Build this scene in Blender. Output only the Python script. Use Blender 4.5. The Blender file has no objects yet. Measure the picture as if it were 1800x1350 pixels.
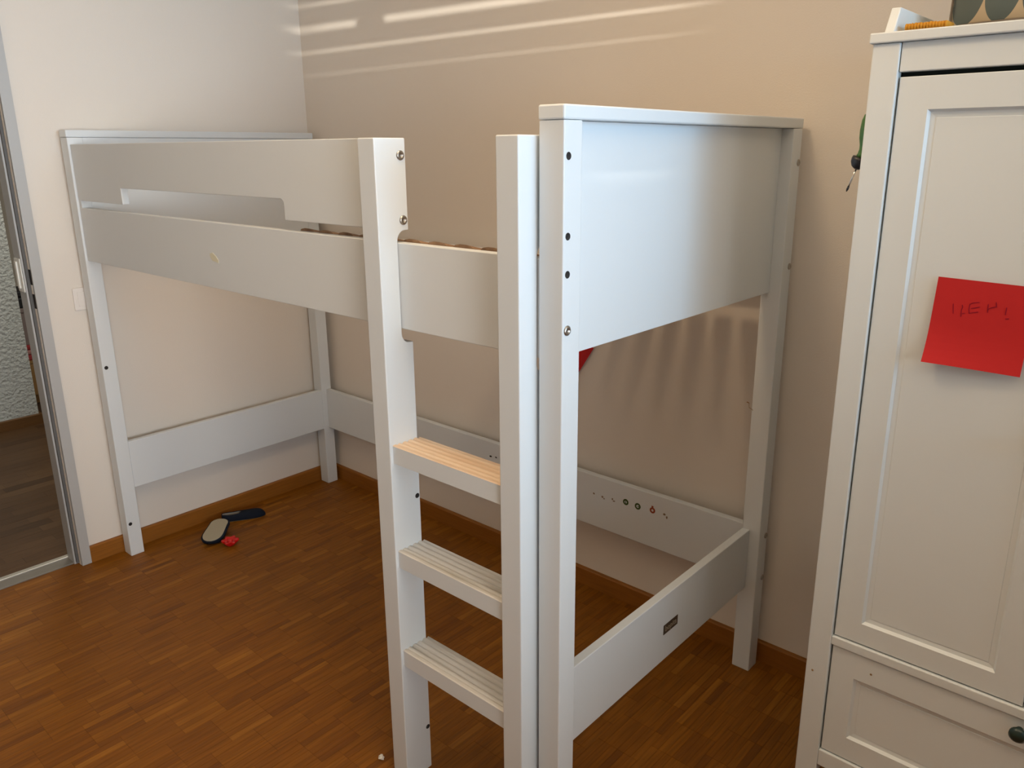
import bpy, bmesh, math, random
from mathutils import Vector, Matrix
random.seed(7)
S = bpy.context.scene
C = S.collection

# ------------------------------------------------------------------ camera
RX = Vector((0.75082677, 0.66047927, -0.00512781))
UP = Vector((-0.17555805, 0.20704503, 0.9624509))
FW = Vector((-0.63674056, 0.72173367, -0.2714074))
CAM = Vector((2.99277, -2.02318, 1.49350))
FPX, PX, PY = 1380.125, 916.612, 651.992
cam = bpy.data.cameras.new('camera')
cam.sensor_width = 36.0
cam.lens = FPX / 1800.0 * 36.0
cam.shift_x = -(PX - 900.0) / 1800.0
cam.shift_y = (PY - 675.0) / 1800.0
cam.clip_start = 0.05
co = bpy.data.objects.new('camera', cam)
C.objects.link(co)
m = Matrix((RX, UP, -FW)).transposed().to_4x4()
m.translation = CAM
co.matrix_world = m
S.camera = co

# ------------------------------------------------------------------ view, world, lights
S.view_settings.view_transform = 'Standard'
S.view_settings.look = 'None'
S.view_settings.gamma = 1.0
S.view_settings.use_curve_mapping = False
S.view_settings.exposure = 0.0
W = bpy.data.worlds.new('world')
S.world = W
W.use_nodes = True
bg = W.node_tree.nodes['Background']
bg.inputs[0].default_value = (0.65, 0.86, 1.0, 1)
bg.inputs[1].default_value = 0.8


def light(name, kind, loc, target, energy, color, **kw):
    d = bpy.data.lights.new(name, kind)
    d.energy = energy
    d.color = color
    for k, v in kw.items():
        setattr(d, k, v)
    o = bpy.data.objects.new(name, d)
    C.objects.link(o)
    o.location = loc
    o.rotation_euler = (Vector(target) - Vector(loc)).to_track_quat('-Z', 'Y').to_euler()
    return o


# skylight through the high window in the right-hand wall (beyond the frame)
light('window_skylight', 'AREA', (4.80, -1.00, 1.82), (0, -1.00, 1.82), 8.4, (0.40, 0.70, 1.0),
      shape='RECTANGLE', size=1.30, size_y=1.05, spread=math.radians(60))
# daylight through the second window, under its half-lowered roller shutter
light('window_daylight', 'AREA', (4.80, -2.45, 1.27), (0, -1.60, 1.20), 10.3, (0.99, 0.98, 0.96),
      shape='RECTANGLE', size=1.36, size_y=0.62, spread=math.radians(60))
# added fill: warm spot through the window onto the ceiling to brighten the room
light('ceiling_fill_spot', 'SPOT', (9.0, -0.15, 0.3), (1.6, -0.9, 2.5), 10800, (1.0, 0.81, 0.58),
      spot_size=math.radians(34), spot_blend=0.2, shadow_soft_size=0.3)
# low mirrored sun cut into stripes by the roller shutter of the other window
light('mirrored_sun', 'SPOT', (8.5, -5.0, 1.809), (4.745, -2.50, 1.875), 3600, (1.0, 0.94, 0.82),
      spot_size=math.radians(7.6), spot_blend=0.6, shadow_soft_size=0.009)
# warm ceiling lamp of the room
light('ceiling_lamp_light', 'AREA', (1.98, -1.12, 2.36), (1.98, -1.05, 0), 7.0, (1.0, 0.72, 0.44),
      shape='DISK', size=0.25)
# lamp in the hallway
light('hallway_light', 'AREA', (-1.05, -0.55, 2.3), (-1.05, -0.55, 0), 17, (1.0, 0.95, 0.80),
      shape='DISK', size=0.5)

# ------------------------------------------------------------------ materials
MATS = {}


def mat(name, col, rough=0.5, metal=0.0, spec=0.5):
    mt = bpy.data.materials.new(name)
    mt.use_nodes = True
    b = mt.node_tree.nodes['Principled BSDF']
    b.inputs['Base Color'].default_value = (*col, 1)
    b.inputs['Roughness'].default_value = rough
    b.inputs['Metallic'].default_value = metal
    b.inputs['Specular IOR Level'].default_value = spec
    MATS[name] = mt
    return mt


def nd(mt, t, **kw):
    n = mt.node_tree.nodes.new(t)
    for k, v in kw.items():
        setattr(n, k, v)
    return n


def lk(mt, a, b):
    mt.node_tree.links.new(a, b)


def noise_bump(mt, scale, strength, dist, detail=3.0):
    b = mt.node_tree.nodes['Principled BSDF']
    g = nd(mt, 'ShaderNodeNewGeometry')
    n = nd(mt, 'ShaderNodeTexNoise')
    n.inputs['Scale'].default_value = scale
    n.inputs['Detail'].default_value = detail
    lk(mt, g.outputs['Position'], n.inputs['Vector'])
    u = nd(mt, 'ShaderNodeBump')
    u.inputs['Strength'].default_value = strength
    u.inputs['Distance'].default_value = dist
    lk(mt, n.outputs['Fac'], u.inputs['Height'])
    lk(mt, u.outputs['Normal'], b.inputs['Normal'])
    return g, n, b


def tint_noise(mt, c1, c2, scale, stretch=(1, 1, 1), lo=0.35, hi=0.65, detail=4.0):
    b = mt.node_tree.nodes['Principled BSDF']
    g = nd(mt, 'ShaderNodeNewGeometry')
    mp = nd(mt, 'ShaderNodeMapping')
    mp.inputs['Scale'].default_value = stretch
    lk(mt, g.outputs['Position'], mp.inputs['Vector'])
    n = nd(mt, 'ShaderNodeTexNoise')
    n.inputs['Scale'].default_value = scale
    n.inputs['Detail'].default_value = detail
    lk(mt, mp.outputs['Vector'], n.inputs['Vector'])
    r = nd(mt, 'ShaderNodeValToRGB')
    r.color_ramp.elements[0].position = lo
    r.color_ramp.elements[1].position = hi
    r.color_ramp.elements[0].color = (*c1, 1)
    r.color_ramp.elements[1].color = (*c2, 1)
    lk(mt, n.outputs['Fac'], r.inputs['Fac'])
    lk(mt, r.outputs['Color'], b.inputs['Base Color'])
    return r


wallm = mat('wall_paint', (0.725, 0.67, 0.605), 0.85, spec=0.2)
noise_bump(wallm, 260, 0.25, 0.0015)
hallm = mat('hallway_plaster', (0.52, 0.545, 0.54), 0.9, spec=0.2)
noise_bump(hallm, 60, 1.0, 0.022, 5)
ceilm = mat('ceiling_paint', (0.72, 0.69, 0.65), 0.9, spec=0.2)
white = mat('white_lacquer', (0.67, 0.71, 0.735), 0.42, spec=0.45)
noise_bump(white, 500, 0.05, 0.0004)
wear = mat('worn_white_tread', (0.66, 0.64, 0.60), 0.55)
tint_noise(wear, (0.40, 0.37, 0.31), (0.68, 0.66, 0.62), 18, (0.12, 2.0, 2.0), 0.30, 0.46)
peach = mat('peach_tread', (0.72, 0.5, 0.3), 0.5)  # streaked peach tone, used for the top rung's tread alone
tint_noise(peach, (0.68, 0.50, 0.35), (0.80, 0.64, 0.48), 14, (0.25, 4.0, 2.0), 0.35, 0.65)
wardm = mat('wardrobe_lacquer', (0.685, 0.72, 0.72), 0.42, spec=0.45)
noise_bump(wardm, 300, 0.06, 0.0005)
gapm = mat('interior_shade_black', (0.02, 0.025, 0.02), 0.9)
steel = mat('screw_steel', (0.42, 0.40, 0.37), 0.35, 1.0)
holem = mat('hole_shadow_black', (0.015, 0.013, 0.012), 0.8)
frameg = mat('door_frame_grey', (0.42, 0.42, 0.415), 0.45)
threshm = mat('threshold_grey', (0.20, 0.185, 0.165), 0.5)
gaskm = mat('rubber_gasket', (0.10, 0.10, 0.10), 0.7)
alu = mat('aluminium', (0.50, 0.47, 0.42), 0.45, 0.6)
plate_br = mat('nameplate_brown', (0.055, 0.035, 0.02), 0.45)
plate_tx = mat('nameplate_lettering', (0.30, 0.25, 0.19), 0.5)
redp = mat('red_paper', (0.52, 0.022, 0.022), 0.75, spec=0.2)
inkm = mat('pencil_strokes', (0.22, 0.008, 0.03), 0.8, spec=0.1)
redpl = mat('red_plastic', (0.60, 0.012, 0.012), 0.3)
navy = mat('navy_felt', (0.007, 0.011, 0.022), 0.85, spec=0.2)
solem = mat('suede_sole', (0.40, 0.36, 0.27), 0.9, spec=0.1)
linm = mat('slipper_lining', (0.42, 0.38, 0.33), 0.9, spec=0.1)
slatm = mat('slat_wood', (0.25, 0.14, 0.07), 0.55)
tint_noise(slatm, (0.16, 0.085, 0.045), (0.32, 0.19, 0.10), 10, (3, .3, 1), .35, .65)
greenh = mat('green_handle', (0.05, 0.14, 0.03), 0.4)
collm = mat('black_collar', (0.012, 0.013, 0.018), 0.4)
chrome = mat('shaft_chrome', (0.65, 0.62, 0.58), 0.2, 1.0)
knobm = mat('dark_green_knob', (0.012, 0.03, 0.026), 0.3)
switchm = mat('switch_plastic', (0.74, 0.70, 0.66), 0.4)
strikem = mat('strike_white', (0.72, 0.72, 0.68), 0.4)
seamm = mat('cushion_seam', (0.16, 0.13, 0.10), 0.9)
knitm = mat('mustard_knit', (0.55, 0.26, 0.035), 0.9, spec=0.1)
paperm = mat('crumpled_paper', (0.72, 0.70, 0.66), 0.8)
shutm = mat('shutter_grey', (0.35, 0.35, 0.35), 0.6)
glasg = mat('sticker_green', (0.035, 0.07, 0.012), 0.5)
stick_o = mat('sticker_orange', (0.28, 0.05, 0.015), 0.5)
stick_t = mat('sticker_residue', (0.22, 0.15, 0.09), 0.7)
stick_y = mat('torn_yellow_paper', (0.66, 0.64, 0.50), 0.8)
cabm = mat('hallway_cabinet_oak', (0.30, 0.17, 0.06), 0.6)
clothr = mat('red_cloth', (0.33, 0.035, 0.04), 0.9)
clothp = mat('pink_cloth', (0.42, 0.20, 0.19), 0.9)
boxg = mat('mauve_cardboard', (0.24, 0.19, 0.185), 0.8)
boxk = mat('black_box', (0.010, 0.010, 0.014), 0.6)


def wood(name, cols, rough, along, sat_noise=0.35, rnd=True):
    """oak in strips: each piece gets its own tone from its random number, plus grain along an axis"""
    mt = mat(name, cols[2], rough, spec=0.4)
    b = mt.node_tree.nodes['Principled BSDF']
    b.inputs['Specular IOR Level'].default_value = 0.28
    g = nd(mt, 'ShaderNodeNewGeometry')
    oi = nd(mt, 'ShaderNodeObjectInfo')
    ad = nd(mt, 'ShaderNodeMath', operation='ADD')
    lk(mt, g.outputs['Random Per Island'], ad.inputs[0])
    lk(mt, oi.outputs['Random'], ad.inputs[1])
    fr = nd(mt, 'ShaderNodeMath', operation='FRACT')
    lk(mt, ad.outputs[0], fr.inputs[0])
    r = nd(mt, 'ShaderNodeValToRGB')
    r.color_ramp.elements[0].position = 0.0
    r.color_ramp.elements[0].color = (*cols[0], 1)
    r.color_ramp.elements[1].position = 1.0
    r.color_ramp.elements[1].color = (*cols[4], 1)
    for p, c in ((0.14, cols[1]), (0.5, cols[2]), (0.86, cols[3])):
        e = r.color_ramp.elements.new(p)
        e.color = (*c, 1)
    if rnd:
        lk(mt, fr.outputs[0], r.inputs['Fac'])
    else:
        r.inputs['Fac'].default_value = 0.5
    mp = nd(mt, 'ShaderNodeMapping')
    sc = [150.0, 150.0, 150.0]
    sc[along] = 9.0
    mp.inputs['Scale'].default_value = sc
    lk(mt, g.outputs['Position'], mp.inputs['Vector'])
    n = nd(mt, 'ShaderNodeTexNoise')
    n.inputs['Scale'].default_value = 1.0
    n.inputs['Detail'].default_value = 4.0
    lk(mt, mp.outputs['Vector'], n.inputs['Vector'])
    mr = nd(mt, 'ShaderNodeMapRange')
    mr.inputs['From Min'].default_value = 0.3
    mr.inputs['From Max'].default_value = 0.7
    mr.inputs['To Min'].default_value = 1 - sat_noise
    mr.inputs['To Max'].default_value = 1 + sat_noise
    lk(mt, n.outputs['Fac'], mr.inputs['Value'])
    mx = nd(mt, 'ShaderNodeVectorMath', operation='SCALE')
    lk(mt, r.outputs['Color'], mx.inputs[0])
    lk(mt, mr.outputs['Result'], mx.inputs['Scale'])
    lk(mt, mx.outputs[0], b.inputs['Base Color'])
    return mt


floorm = wood('oak_parquet', [(0.155, 0.050, 0.003), (0.198, 0.067, 0.003), (0.214, 0.074, 0.003),
                              (0.230, 0.082, 0.004), (0.285, 0.110, 0.009)], 0.5, 1, 0.20)
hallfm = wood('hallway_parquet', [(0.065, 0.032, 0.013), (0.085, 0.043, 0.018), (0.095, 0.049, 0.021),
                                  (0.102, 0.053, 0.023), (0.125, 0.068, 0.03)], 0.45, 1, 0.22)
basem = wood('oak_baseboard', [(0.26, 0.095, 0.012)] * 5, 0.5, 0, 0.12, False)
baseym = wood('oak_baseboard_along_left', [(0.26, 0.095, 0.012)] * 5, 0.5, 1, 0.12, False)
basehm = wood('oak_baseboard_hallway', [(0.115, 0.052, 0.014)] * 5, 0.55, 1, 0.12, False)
groundm = mat('parquet_joint', (0.045, 0.018, 0.005), 0.8)

# cushion print: rows of dark rounded drops on a pale cloth, flat print in the cloth's own UV
cush = mat('cushion_print', (0.5, 0.4, 0.3), 0.9, spec=0.1)


def build_cushion_mat(mt):
    b = mt.node_tree.nodes['Principled BSDF']
    uv = nd(mt, 'ShaderNodeUVMap')
    sep = nd(mt, 'ShaderNodeSeparateXYZ')
    lk(mt, uv.outputs[0], sep.inputs[0])

    def M(op, a, bb=None, c=None):
        n = nd(mt, 'ShaderNodeMath', operation=op)
        for i, v in enumerate((a, bb, c)):
            if v is None:
                continue
            if isinstance(v, (int, float)):
                n.inputs[i].default_value = v
            else:
                lk(mt, v, n.inputs[i])
        return n.outputs[0]
    U, V = sep.outputs[0], sep.outputs[1]
    v = M('MULTIPLY', V, 4.3)
    v = M('ADD', v, -0.14)
    row = M('FLOOR', v)
    fv = M('SUBTRACT', v, row)
    u = M('MULTIPLY', U, 8.2)
    u = M('ADD', u, M('MULTIPLY', fv, -0.28))
    u = M('ADD', u, M('MULTIPLY', M('MODULO', row, 2.0), 0.5))
    fu = M('SUBTRACT', u, M('FLOOR', u))
    du = M('ABSOLUTE', M('SUBTRACT', fu, 0.5))
    # half-width of the drop: round at its foot, full above, open between the feet
    t = M('MINIMUM', M('MULTIPLY', fv, 2.1), 1.0)
    inv = M('SUBTRACT', 1.0, t)
    hw = M('MULTIPLY', M('SQRT', M('MAXIMUM', M('SUBTRACT', 1.0, M('MULTIPLY', inv, inv)), 0.0)), 0.5)
    dark = M('MULTIPLY', M('LESS_THAN', du, hw), M('GREATER_THAN', v, 0.0))
    mx = nd(mt, 'ShaderNodeMix', data_type='RGBA')
    lk(mt, dark, mx.inputs['Factor'])
    mx.inputs[6].default_value = (0.50, 0.39, 0.26, 1)
    mx.inputs[7].default_value = (0.115, 0.135, 0.125, 1)
    lk(mt, mx.outputs[2], b.inputs['Base Color'])


build_cushion_mat(cush)

# ------------------------------------------------------------------ helpers


def empty(name, loc=(0, 0, 0), parent=None):
    o = bpy.data.objects.new(name, None)
    o.empty_display_size = 0.05
    C.objects.link(o)
    if parent:
        o.parent = parent
        o.location = Vector(loc) - wloc(parent)
    else:
        o.location = loc
    return o


def wloc(o):
    v = Vector(o.location)
    while o.parent:
        o = o.parent
        v = v + o.location
    return v


def tag(o, label=None, cat=None, group=None, kind=None):
    if label:
        o['label'] = label
    if cat:
        o['category'] = cat
    if group:
        o['group'] = group
    if kind:
        o['kind'] = kind
    return o


def link_bm(name, bm, mt, parent=None, origin=None, smooth=False):
    """bm holds world coordinates; the object's origin goes to origin (or the box centre's foot)"""
    bm.normal_update()
    if origin is None:
        xs = [v.co.x for v in bm.verts]
        ys = [v.co.y for v in bm.verts]
        zs = [v.co.z for v in bm.verts]
        origin = Vector(((min(xs) + max(xs)) / 2, (min(ys) + max(ys)) / 2, min(zs)))
    origin = Vector(origin)
    bmesh.ops.translate(bm, verts=bm.verts, vec=-origin)
    me = bpy.data.meshes.new(name)
    bm.to_mesh(me)
    bm.free()
    if isinstance(mt, (list, tuple)):
        for x in mt:
            me.materials.append(x)
    else:
        me.materials.append(mt)
    if smooth:
        for p in me.polygons:
            p.use_smooth = True
    o = bpy.data.objects.new(name, me)
    C.objects.link(o)
    if parent:
        o.parent = parent
        o.location = origin - wloc(parent)
    else:
        o.location = origin
    return o


def add_box(bm, x0, x1, y0, y1, z0, z1, bev=0.0, seg=2):
    vs = [bm.verts.new((x, y, z)) for x in (x0, x1) for y in (y0, y1) for z in (z0, z1)]
    F = [(0, 1, 3, 2), (4, 6, 7, 5), (0, 4, 5, 1), (2, 3, 7, 6), (0, 2, 6, 4), (1, 5, 7, 3)]
    fs = [bm.faces.new([vs[i] for i in f]) for f in F]
    if bev > 0:
        es = list({e for f in fs for e in f.edges})
        bmesh.ops.bevel(bm, geom=es, offset=bev, segments=seg, affect='EDGES', profile=0.5)
    return vs


def box(name, x0, x1, y0, y1, z0, z1, mt, parent=None, bev=0.0, seg=2):
    bm = bmesh.new()
    add_box(bm, x0, x1, y0, y1, z0, z1, bev, seg)
    return link_bm(name, bm, mt, parent)


def prism(name, pts, axis, a0, a1, mt, parent=None, bev=0.0, smooth=False):
    """extrude the outline pts (2-D) along axis 'x','y' or 'z' from a0 to a1"""
    bm = bmesh.new()

    def P(p, a):
        return {'x': (a, p[0], p[1]), 'y': (p[0], a, p[1]), 'z': (p[0], p[1], a)}[axis]
    A = [bm.verts.new(P(p, a0)) for p in pts]
    B = [bm.verts.new(P(p, a1)) for p in pts]
    n = len(pts)
    bm.faces.new(A)
    bm.faces.new(list(reversed(B)))
    for i in range(n):
        bm.faces.new((A[i], B[i], B[(i + 1) % n], A[(i + 1) % n]))
    bmesh.ops.recalc_face_normals(bm, faces=bm.faces)
    if bev > 0:
        es = [e for e in bm.edges if e.is_manifold and e.calc_face_angle(0) > 0.6]
        bmesh.ops.bevel(bm, geom=es, offset=bev, segments=2, affect='EDGES', profile=0.5)
    return link_bm(name, bm, mt, parent)


def lathe_bm(bm, prof, origin, axis, n=20):
    """revolve (r, h) pairs about axis through origin"""
    axis = Vector(axis).normalized()
    q = Vector((0, 0, 1)).rotation_difference(axis)
    rings = []
    for r, h in prof:
        if r < 1e-6:
            rings.append([bm.verts.new(Vector(origin) + q @ Vector((0, 0, h)))])
        else:
            rings.append([bm.verts.new(Vector(origin) + q @ Vector((r * math.cos(2 * math.pi * k / n),
                                                                    r * math.sin(2 * math.pi * k / n), h)))
                          for k in range(n)])
    for a, b in zip(rings, rings[1:]):
        for k in range(n):
            k2 = (k + 1) % n
            if len(a) == 1:
                bm.faces.new((a[0], b[k], b[k2]))
            elif len(b) == 1:
                bm.faces.new((a[k], a[k2], b[0]))
            else:
                bm.faces.new((a[k], a[k2], b[k2], b[k]))
    bmesh.ops.recalc_face_normals(bm, faces=bm.faces)


def lathe(name, prof, origin, axis, mt, parent=None, n=20, smooth=True):
    bm = bmesh.new()
    lathe_bm(bm, prof, origin, axis, n)
    return link_bm(name, bm, mt, parent, smooth=smooth)


def bolt(p, axis, parent, r=0.0082):
    b = lathe('bolt', [(0, 0), (r, 0), (r, 0.0012), (r * .8, 0.0028), (r * .42, 0.0034), (r * .40, 0.0012), (0, 0.0010)],
              p, axis, steel, parent, 16)
    return b


def hole(p, axis, parent, r=0.0052):
    """a drilled hole: countersunk rim ring with a black bottom"""
    return lathe('screw_hole', [(r * 1.15, 0.0), (r * 1.1, 0.0005), (r * .95, 0.0005), (r * .9, 0.0002), (0, 0.0002)],
                 p, axis, holem, parent, 14)


# ------------------------------------------------------------------ the room
XR, YF, H = 4.70, -3.25, 2.50          # right wall, wall behind the camera, ceiling
EY0, EY1 = -1.985, -1.104              # door frame's outer edges on the left wall
OY0, OY1 = -1.952, -1.137              # door opening
DH = 2.03


def multi(name, boxes, mt, parent=None, kind='structure'):
    bm = bmesh.new()
    for b in boxes:
        add_box(bm, *b)
    o = link_bm(name, bm, mt, parent)
    if kind and not parent:
        o['kind'] = kind
    return o


fl = tag(box('floor', -0.03, XR, YF, 0.0, -0.06, -0.0075, groundm), kind='structure')
multi('wall_back', [(-0.085, XR + .1, 0.0, 0.1, -0.06, H)], wallm)
multi('wall_left', [(-0.085, 0.0, OY1 - .0005, 0.0, -0.06, H), (-0.085, 0.0, YF, OY0, -0.06, H),
                    (-0.085, 0.0, OY0, OY1 - .0005, DH + .035, H)], wallm)
multi('wall_front', [(-0.085, XR + .1, YF - .1, YF, -0.06, H)], wallm)
# right-hand wall with a window and a shuttered strip above it
wy0, wy1, wz0, wz1 = -1.66, -0.34, 1.28, 2.36
sy0, sy1, sz0, sz1 = -2.90, -1.80, 1.745, 2.30
ly0, ly1, lz0, lz1 = -3.15, -1.76, 0.95, 1.60
multi('wall_right', [(XR, XR + .1, wy1, 0.0, -0.06, H), (XR, XR + .1, YF, ly0, -0.06, H),
                     (XR, XR + .1, wy0, wy1, -0.06, wz0), (XR, XR + .1, wy0, wy1, wz1, H),
                     (XR, XR + .1, ly1, wy0, -0.06, H), (XR, XR + .1, ly0, ly1, -0.06, lz0),
                     (XR, XR + .1, ly0, ly1, lz1, sz0), (XR, XR + .1, ly0, sy0, sz0, H),
                     (XR, XR + .1, sy1, ly1, sz0, H), (XR, XR + .1, sy0, sy1, sz1, H)], wallm)
multi('ceiling', [(-0.085, XR + .1, YF - .1, 0.1, H, H + .1)], ceilm)
wf = tag(empty('window_1', (XR, (wy0 + wy1) / 2, wz0)), kind='structure')
multi('window_frame', [(XR + .02, XR + .07, wy0, wy0 + .05, wz0, wz1), (XR + .02, XR + .07, wy1 - .05, wy1, wz0, wz1),
                       (XR + .02, XR + .07, wy0 + .05, wy1 - .05, wz0, wz0 + .05),
                       (XR + .02, XR + .07, wy0 + .05, wy1 - .05, wz1 - .05, wz1)], white, wf)
box('window_sill', XR - .14, XR - .001, wy0 - .04, wy1 + .04, wz0 - .03, wz0 - .002, white, wf, .004)
# roller shutter: its slats leave thin slits that draw the stripes on the back wall
sh = tag(empty('window_2', (XR, (sy0 + sy1) / 2, sz0)), kind='structure')
LZ = 1.809
pitch = 0.0397
cuts = []
for k in range(-1, 9):
    c = LZ + 0.0313 + pitch * k
    hgt = {-1: .0013, 0: .0042, 1: .0108, 2: .0050, 3: .005}.get(k, .006)
    cuts.append((c - hgt / 2, c + hgt / 2))
z = sz0
for a, b in cuts + [(sz1, sz1)]:
    if a > z:
        box('shutter_slat', XR + .040, XR + .050, sy0, sy1, z, a, shutm, sh)
    z = b
box('shutter_clip', XR + .038, XR + .052, -2.685, -2.645, cuts[2][0] - .01, cuts[2][1] + .01, shutm, sh)

# baseboards
HB, BB = 0.0641, 0.0147


def base_prof(d, h):
    return [(0, 0), (d, 0), (d, h - .004), (d - .004, h), (0, h)]


tag(prism('baseboard_left', [(p[0], p[1]) for p in base_prof(BB, HB)], 'y', -1.1035, -0.0005, baseym), kind='structure')
tag(prism('baseboard_back', [(-p[0], p[1]) for p in base_prof(BB, HB)], 'x', BB + .0003, XR - .0005, basem), kind='structure')

# mosaic parquet: tiles of six 20 mm strips, 120 mm long, running along the left wall
SW, SL, GAP = 0.0200, 0.120, 0.0005


def cam_px(p):
    d = Vector(p) - CAM
    zz = d.dot(FW)
    if zz < .1:
        return None
    return PX + FPX * d.dot(RX) / zz, PY - FPX * d.dot(UP) / zz, zz


strips = []
ncol = int((XR + .03) / (6 * SW)) + 2
for cidx in range(ncol):
    off = ((cidx % 2) * 0.06 + random.uniform(-.012, .012)) + 0.046
    for s in range(6):
        x0 = -0.03 + (cidx * 6 + s) * SW - .012
        x1 = x0 + SW
        if x1 < -0.029 or x0 > XR:
            continue
        x0c, x1c = max(x0, -0.0295), min(x1, XR)
        y = -off + SL
        while y > YF:
            ya, yb = max(y - SL, YF), min(y, -0.0005)
            if yb - ya > .006 and x1c - x0c > .004:
                strips.append((x0c + GAP / 2, x1c - GAP / 2, ya + GAP / 2, yb - GAP / 2))
            y -= SL


def seen(sx, sy):
    # unobstructed floor regions of the photograph
    if 4 < sx < 676 and 1000 < sy < 1340:
        return True
    return False


rank = []
for i, s in enumerate(strips):
    px = cam_px(((s[0] + s[1]) / 2, (s[2] + s[3]) / 2, 0))
    if px and seen(px[0], px[1]) and s[1] - s[0] > .018 and s[3] - s[2] > .1:
        rank.append((px[2], i))
    elif px and 1025 < px[0] < 1385 and 1150 < px[1] < 1345 and (px[1] - 1300) > -0.9 * (px[0] - 1010) and s[3] - s[2] > .1 and s[1] - s[0] > .018:
        rank.append((px[2], i))
rank.sort()
single = {i for _, i in rank[:300]}
smesh = bpy.data.meshes.new('plank')
bm = bmesh.new()
add_box(bm, -(SW - GAP) / 2, (SW - GAP) / 2, -(SL - GAP) / 2, (SL - GAP) / 2, -0.0075, 0.0)
bm.to_mesh(smesh)
bm.free()
smesh.materials.append(floorm)
flo = wloc(fl)
bm = bmesh.new()
for i, s in enumerate(strips):
    dz = random.uniform(-.00025, 0)
    if i in single:
        o = bpy.data.objects.new('plank', smesh)
        C.objects.link(o)
        o.parent = fl
        o.location = Vector(((s[0] + s[1]) / 2, (s[2] + s[3]) / 2, dz)) - flo
    else:
        add_box(bm, s[0], s[1], s[2], s[3], -0.0075, dz)
link_bm('parquet_strips', bm, floorm, fl)['kind'] = 'stuff'

# ------------------------------------------------------------------ doorway and hallway
dr = tag(empty('door_1', (0.0, OY1, 0.0)), kind='structure')
T = 0.0005
# profile of the frame in (x, y): casing, groove side, stop, deep side
for nm, sg, yo in (('door_jamb', 1, OY1), ('door_jamb', -1, OY0)):
    e = EY1 if sg == 1 else EY0
    y0 = yo
    prof = [(0.015, e), (0.015, y0), (-0.022, y0), (-0.022, y0 - sg * .015), (-0.0845, y0 - sg * .015),
            (-0.0845, y0 + sg * T), (T, y0 + sg * T), (T, e)]
    prism(nm, prof, 'z', 0.0005, DH + (.035 if False else 0.0), frameg, dr)
prism('door_head', [(0.015, DH), (0.015, DH + .034), (T, DH + .034), (T, DH + .0345), (-.0845, DH + .0345), (-.0845, DH - .012), (-.022, DH - .012), (-.022, DH)],
      'y', EY0, EY1, frameg, dr)
box('threshold', -0.0850, -0.0305, OY0 + .001, OY1 - .001, -0.05, 0.0045, threshm, dr, .0015)
box('threshold_strip', -0.1090, -0.0855, OY0 - .03, OY1 + .03, -0.05, 0.0095, alu, dr, .002)
# strike plate (white, raised middle) and the two latch slots
sp = box('strike_plate', -0.078, -0.0235, OY1 - .0195, OY1 - .0155, 1.033, 1.148, strikem, dr, .0015)
box('strike_ridge', -0.063, -0.045, OY1 - .0255, OY1 - .0195, 1.045, 1.138, strikem, sp, .002)
box('latch_slot', -0.010, 0.008, OY1 - .0012, OY1 - .0002, 1.060, 1.112, holem, dr)
box('latch_slot', -0.010, 0.008, OY1 - .0012, OY1 - .0002, 0.978, 1.028, holem, dr)
box('door_gasket', -0.0218, -0.0120, OY1 - .0095, OY1 - .0002, 0.006, DH - .002, gaskm, dr, .001)
box('door_gasket', -0.0218, -0.0120, OY0 + .0002, OY0 + .0095, 0.006, DH - .002, gaskm, dr, .001)

tag(box('floor_hallway', -3.6, -0.1095, -4.0, 0.9, -0.06, -0.0075, groundm), kind='structure')
hf = bpy.data.objects['floor_hallway']
bm = bmesh.new()
for cidx in range(30):
    off = random.uniform(0, .4)
    for s in range(1):
        x1 = -0.1095 - cidx * 0.06
        x0 = x1 - .06
        y = 0.9 + off
        while y > -3.2:
            ya, yb = y - .42, min(y, 0.9)
            if yb - ya > .01:
                add_box(bm, x0 + .0003, x1 - .0003, ya + .0003, yb - .0003, -0.0075, random.uniform(-.0002, 0))
            y -= .42
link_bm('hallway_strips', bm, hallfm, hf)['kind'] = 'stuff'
HX = -1.8866
multi('wall_hallway', [(HX - .12, HX, -4.0, -0.6584, -0.06, H)], hallm)
multi('wall_hallway_end', [(-3.7, -3.6, -4.0, 0.9, -0.06, H), (-3.6, -0.09, 0.9, 1.0, -0.06, H), (-3.6, -0.09, -4.1, -4.0, -0.06, H),
                           (-0.10, -0.0855, 0.1, 0.9, -0.06, H)], wallm)
multi('ceiling_hallway', [(-3.7, -0.0855, -4.1, 1.0, H, H + .1)], ceilm)
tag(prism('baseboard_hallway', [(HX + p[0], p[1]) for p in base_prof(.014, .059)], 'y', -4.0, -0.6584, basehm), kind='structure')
tag(box('baseboard_hallway_corner', HX - .12, HX + .014, -0.6584, -0.6444, 0, .059, basehm), kind='structure')

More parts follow.
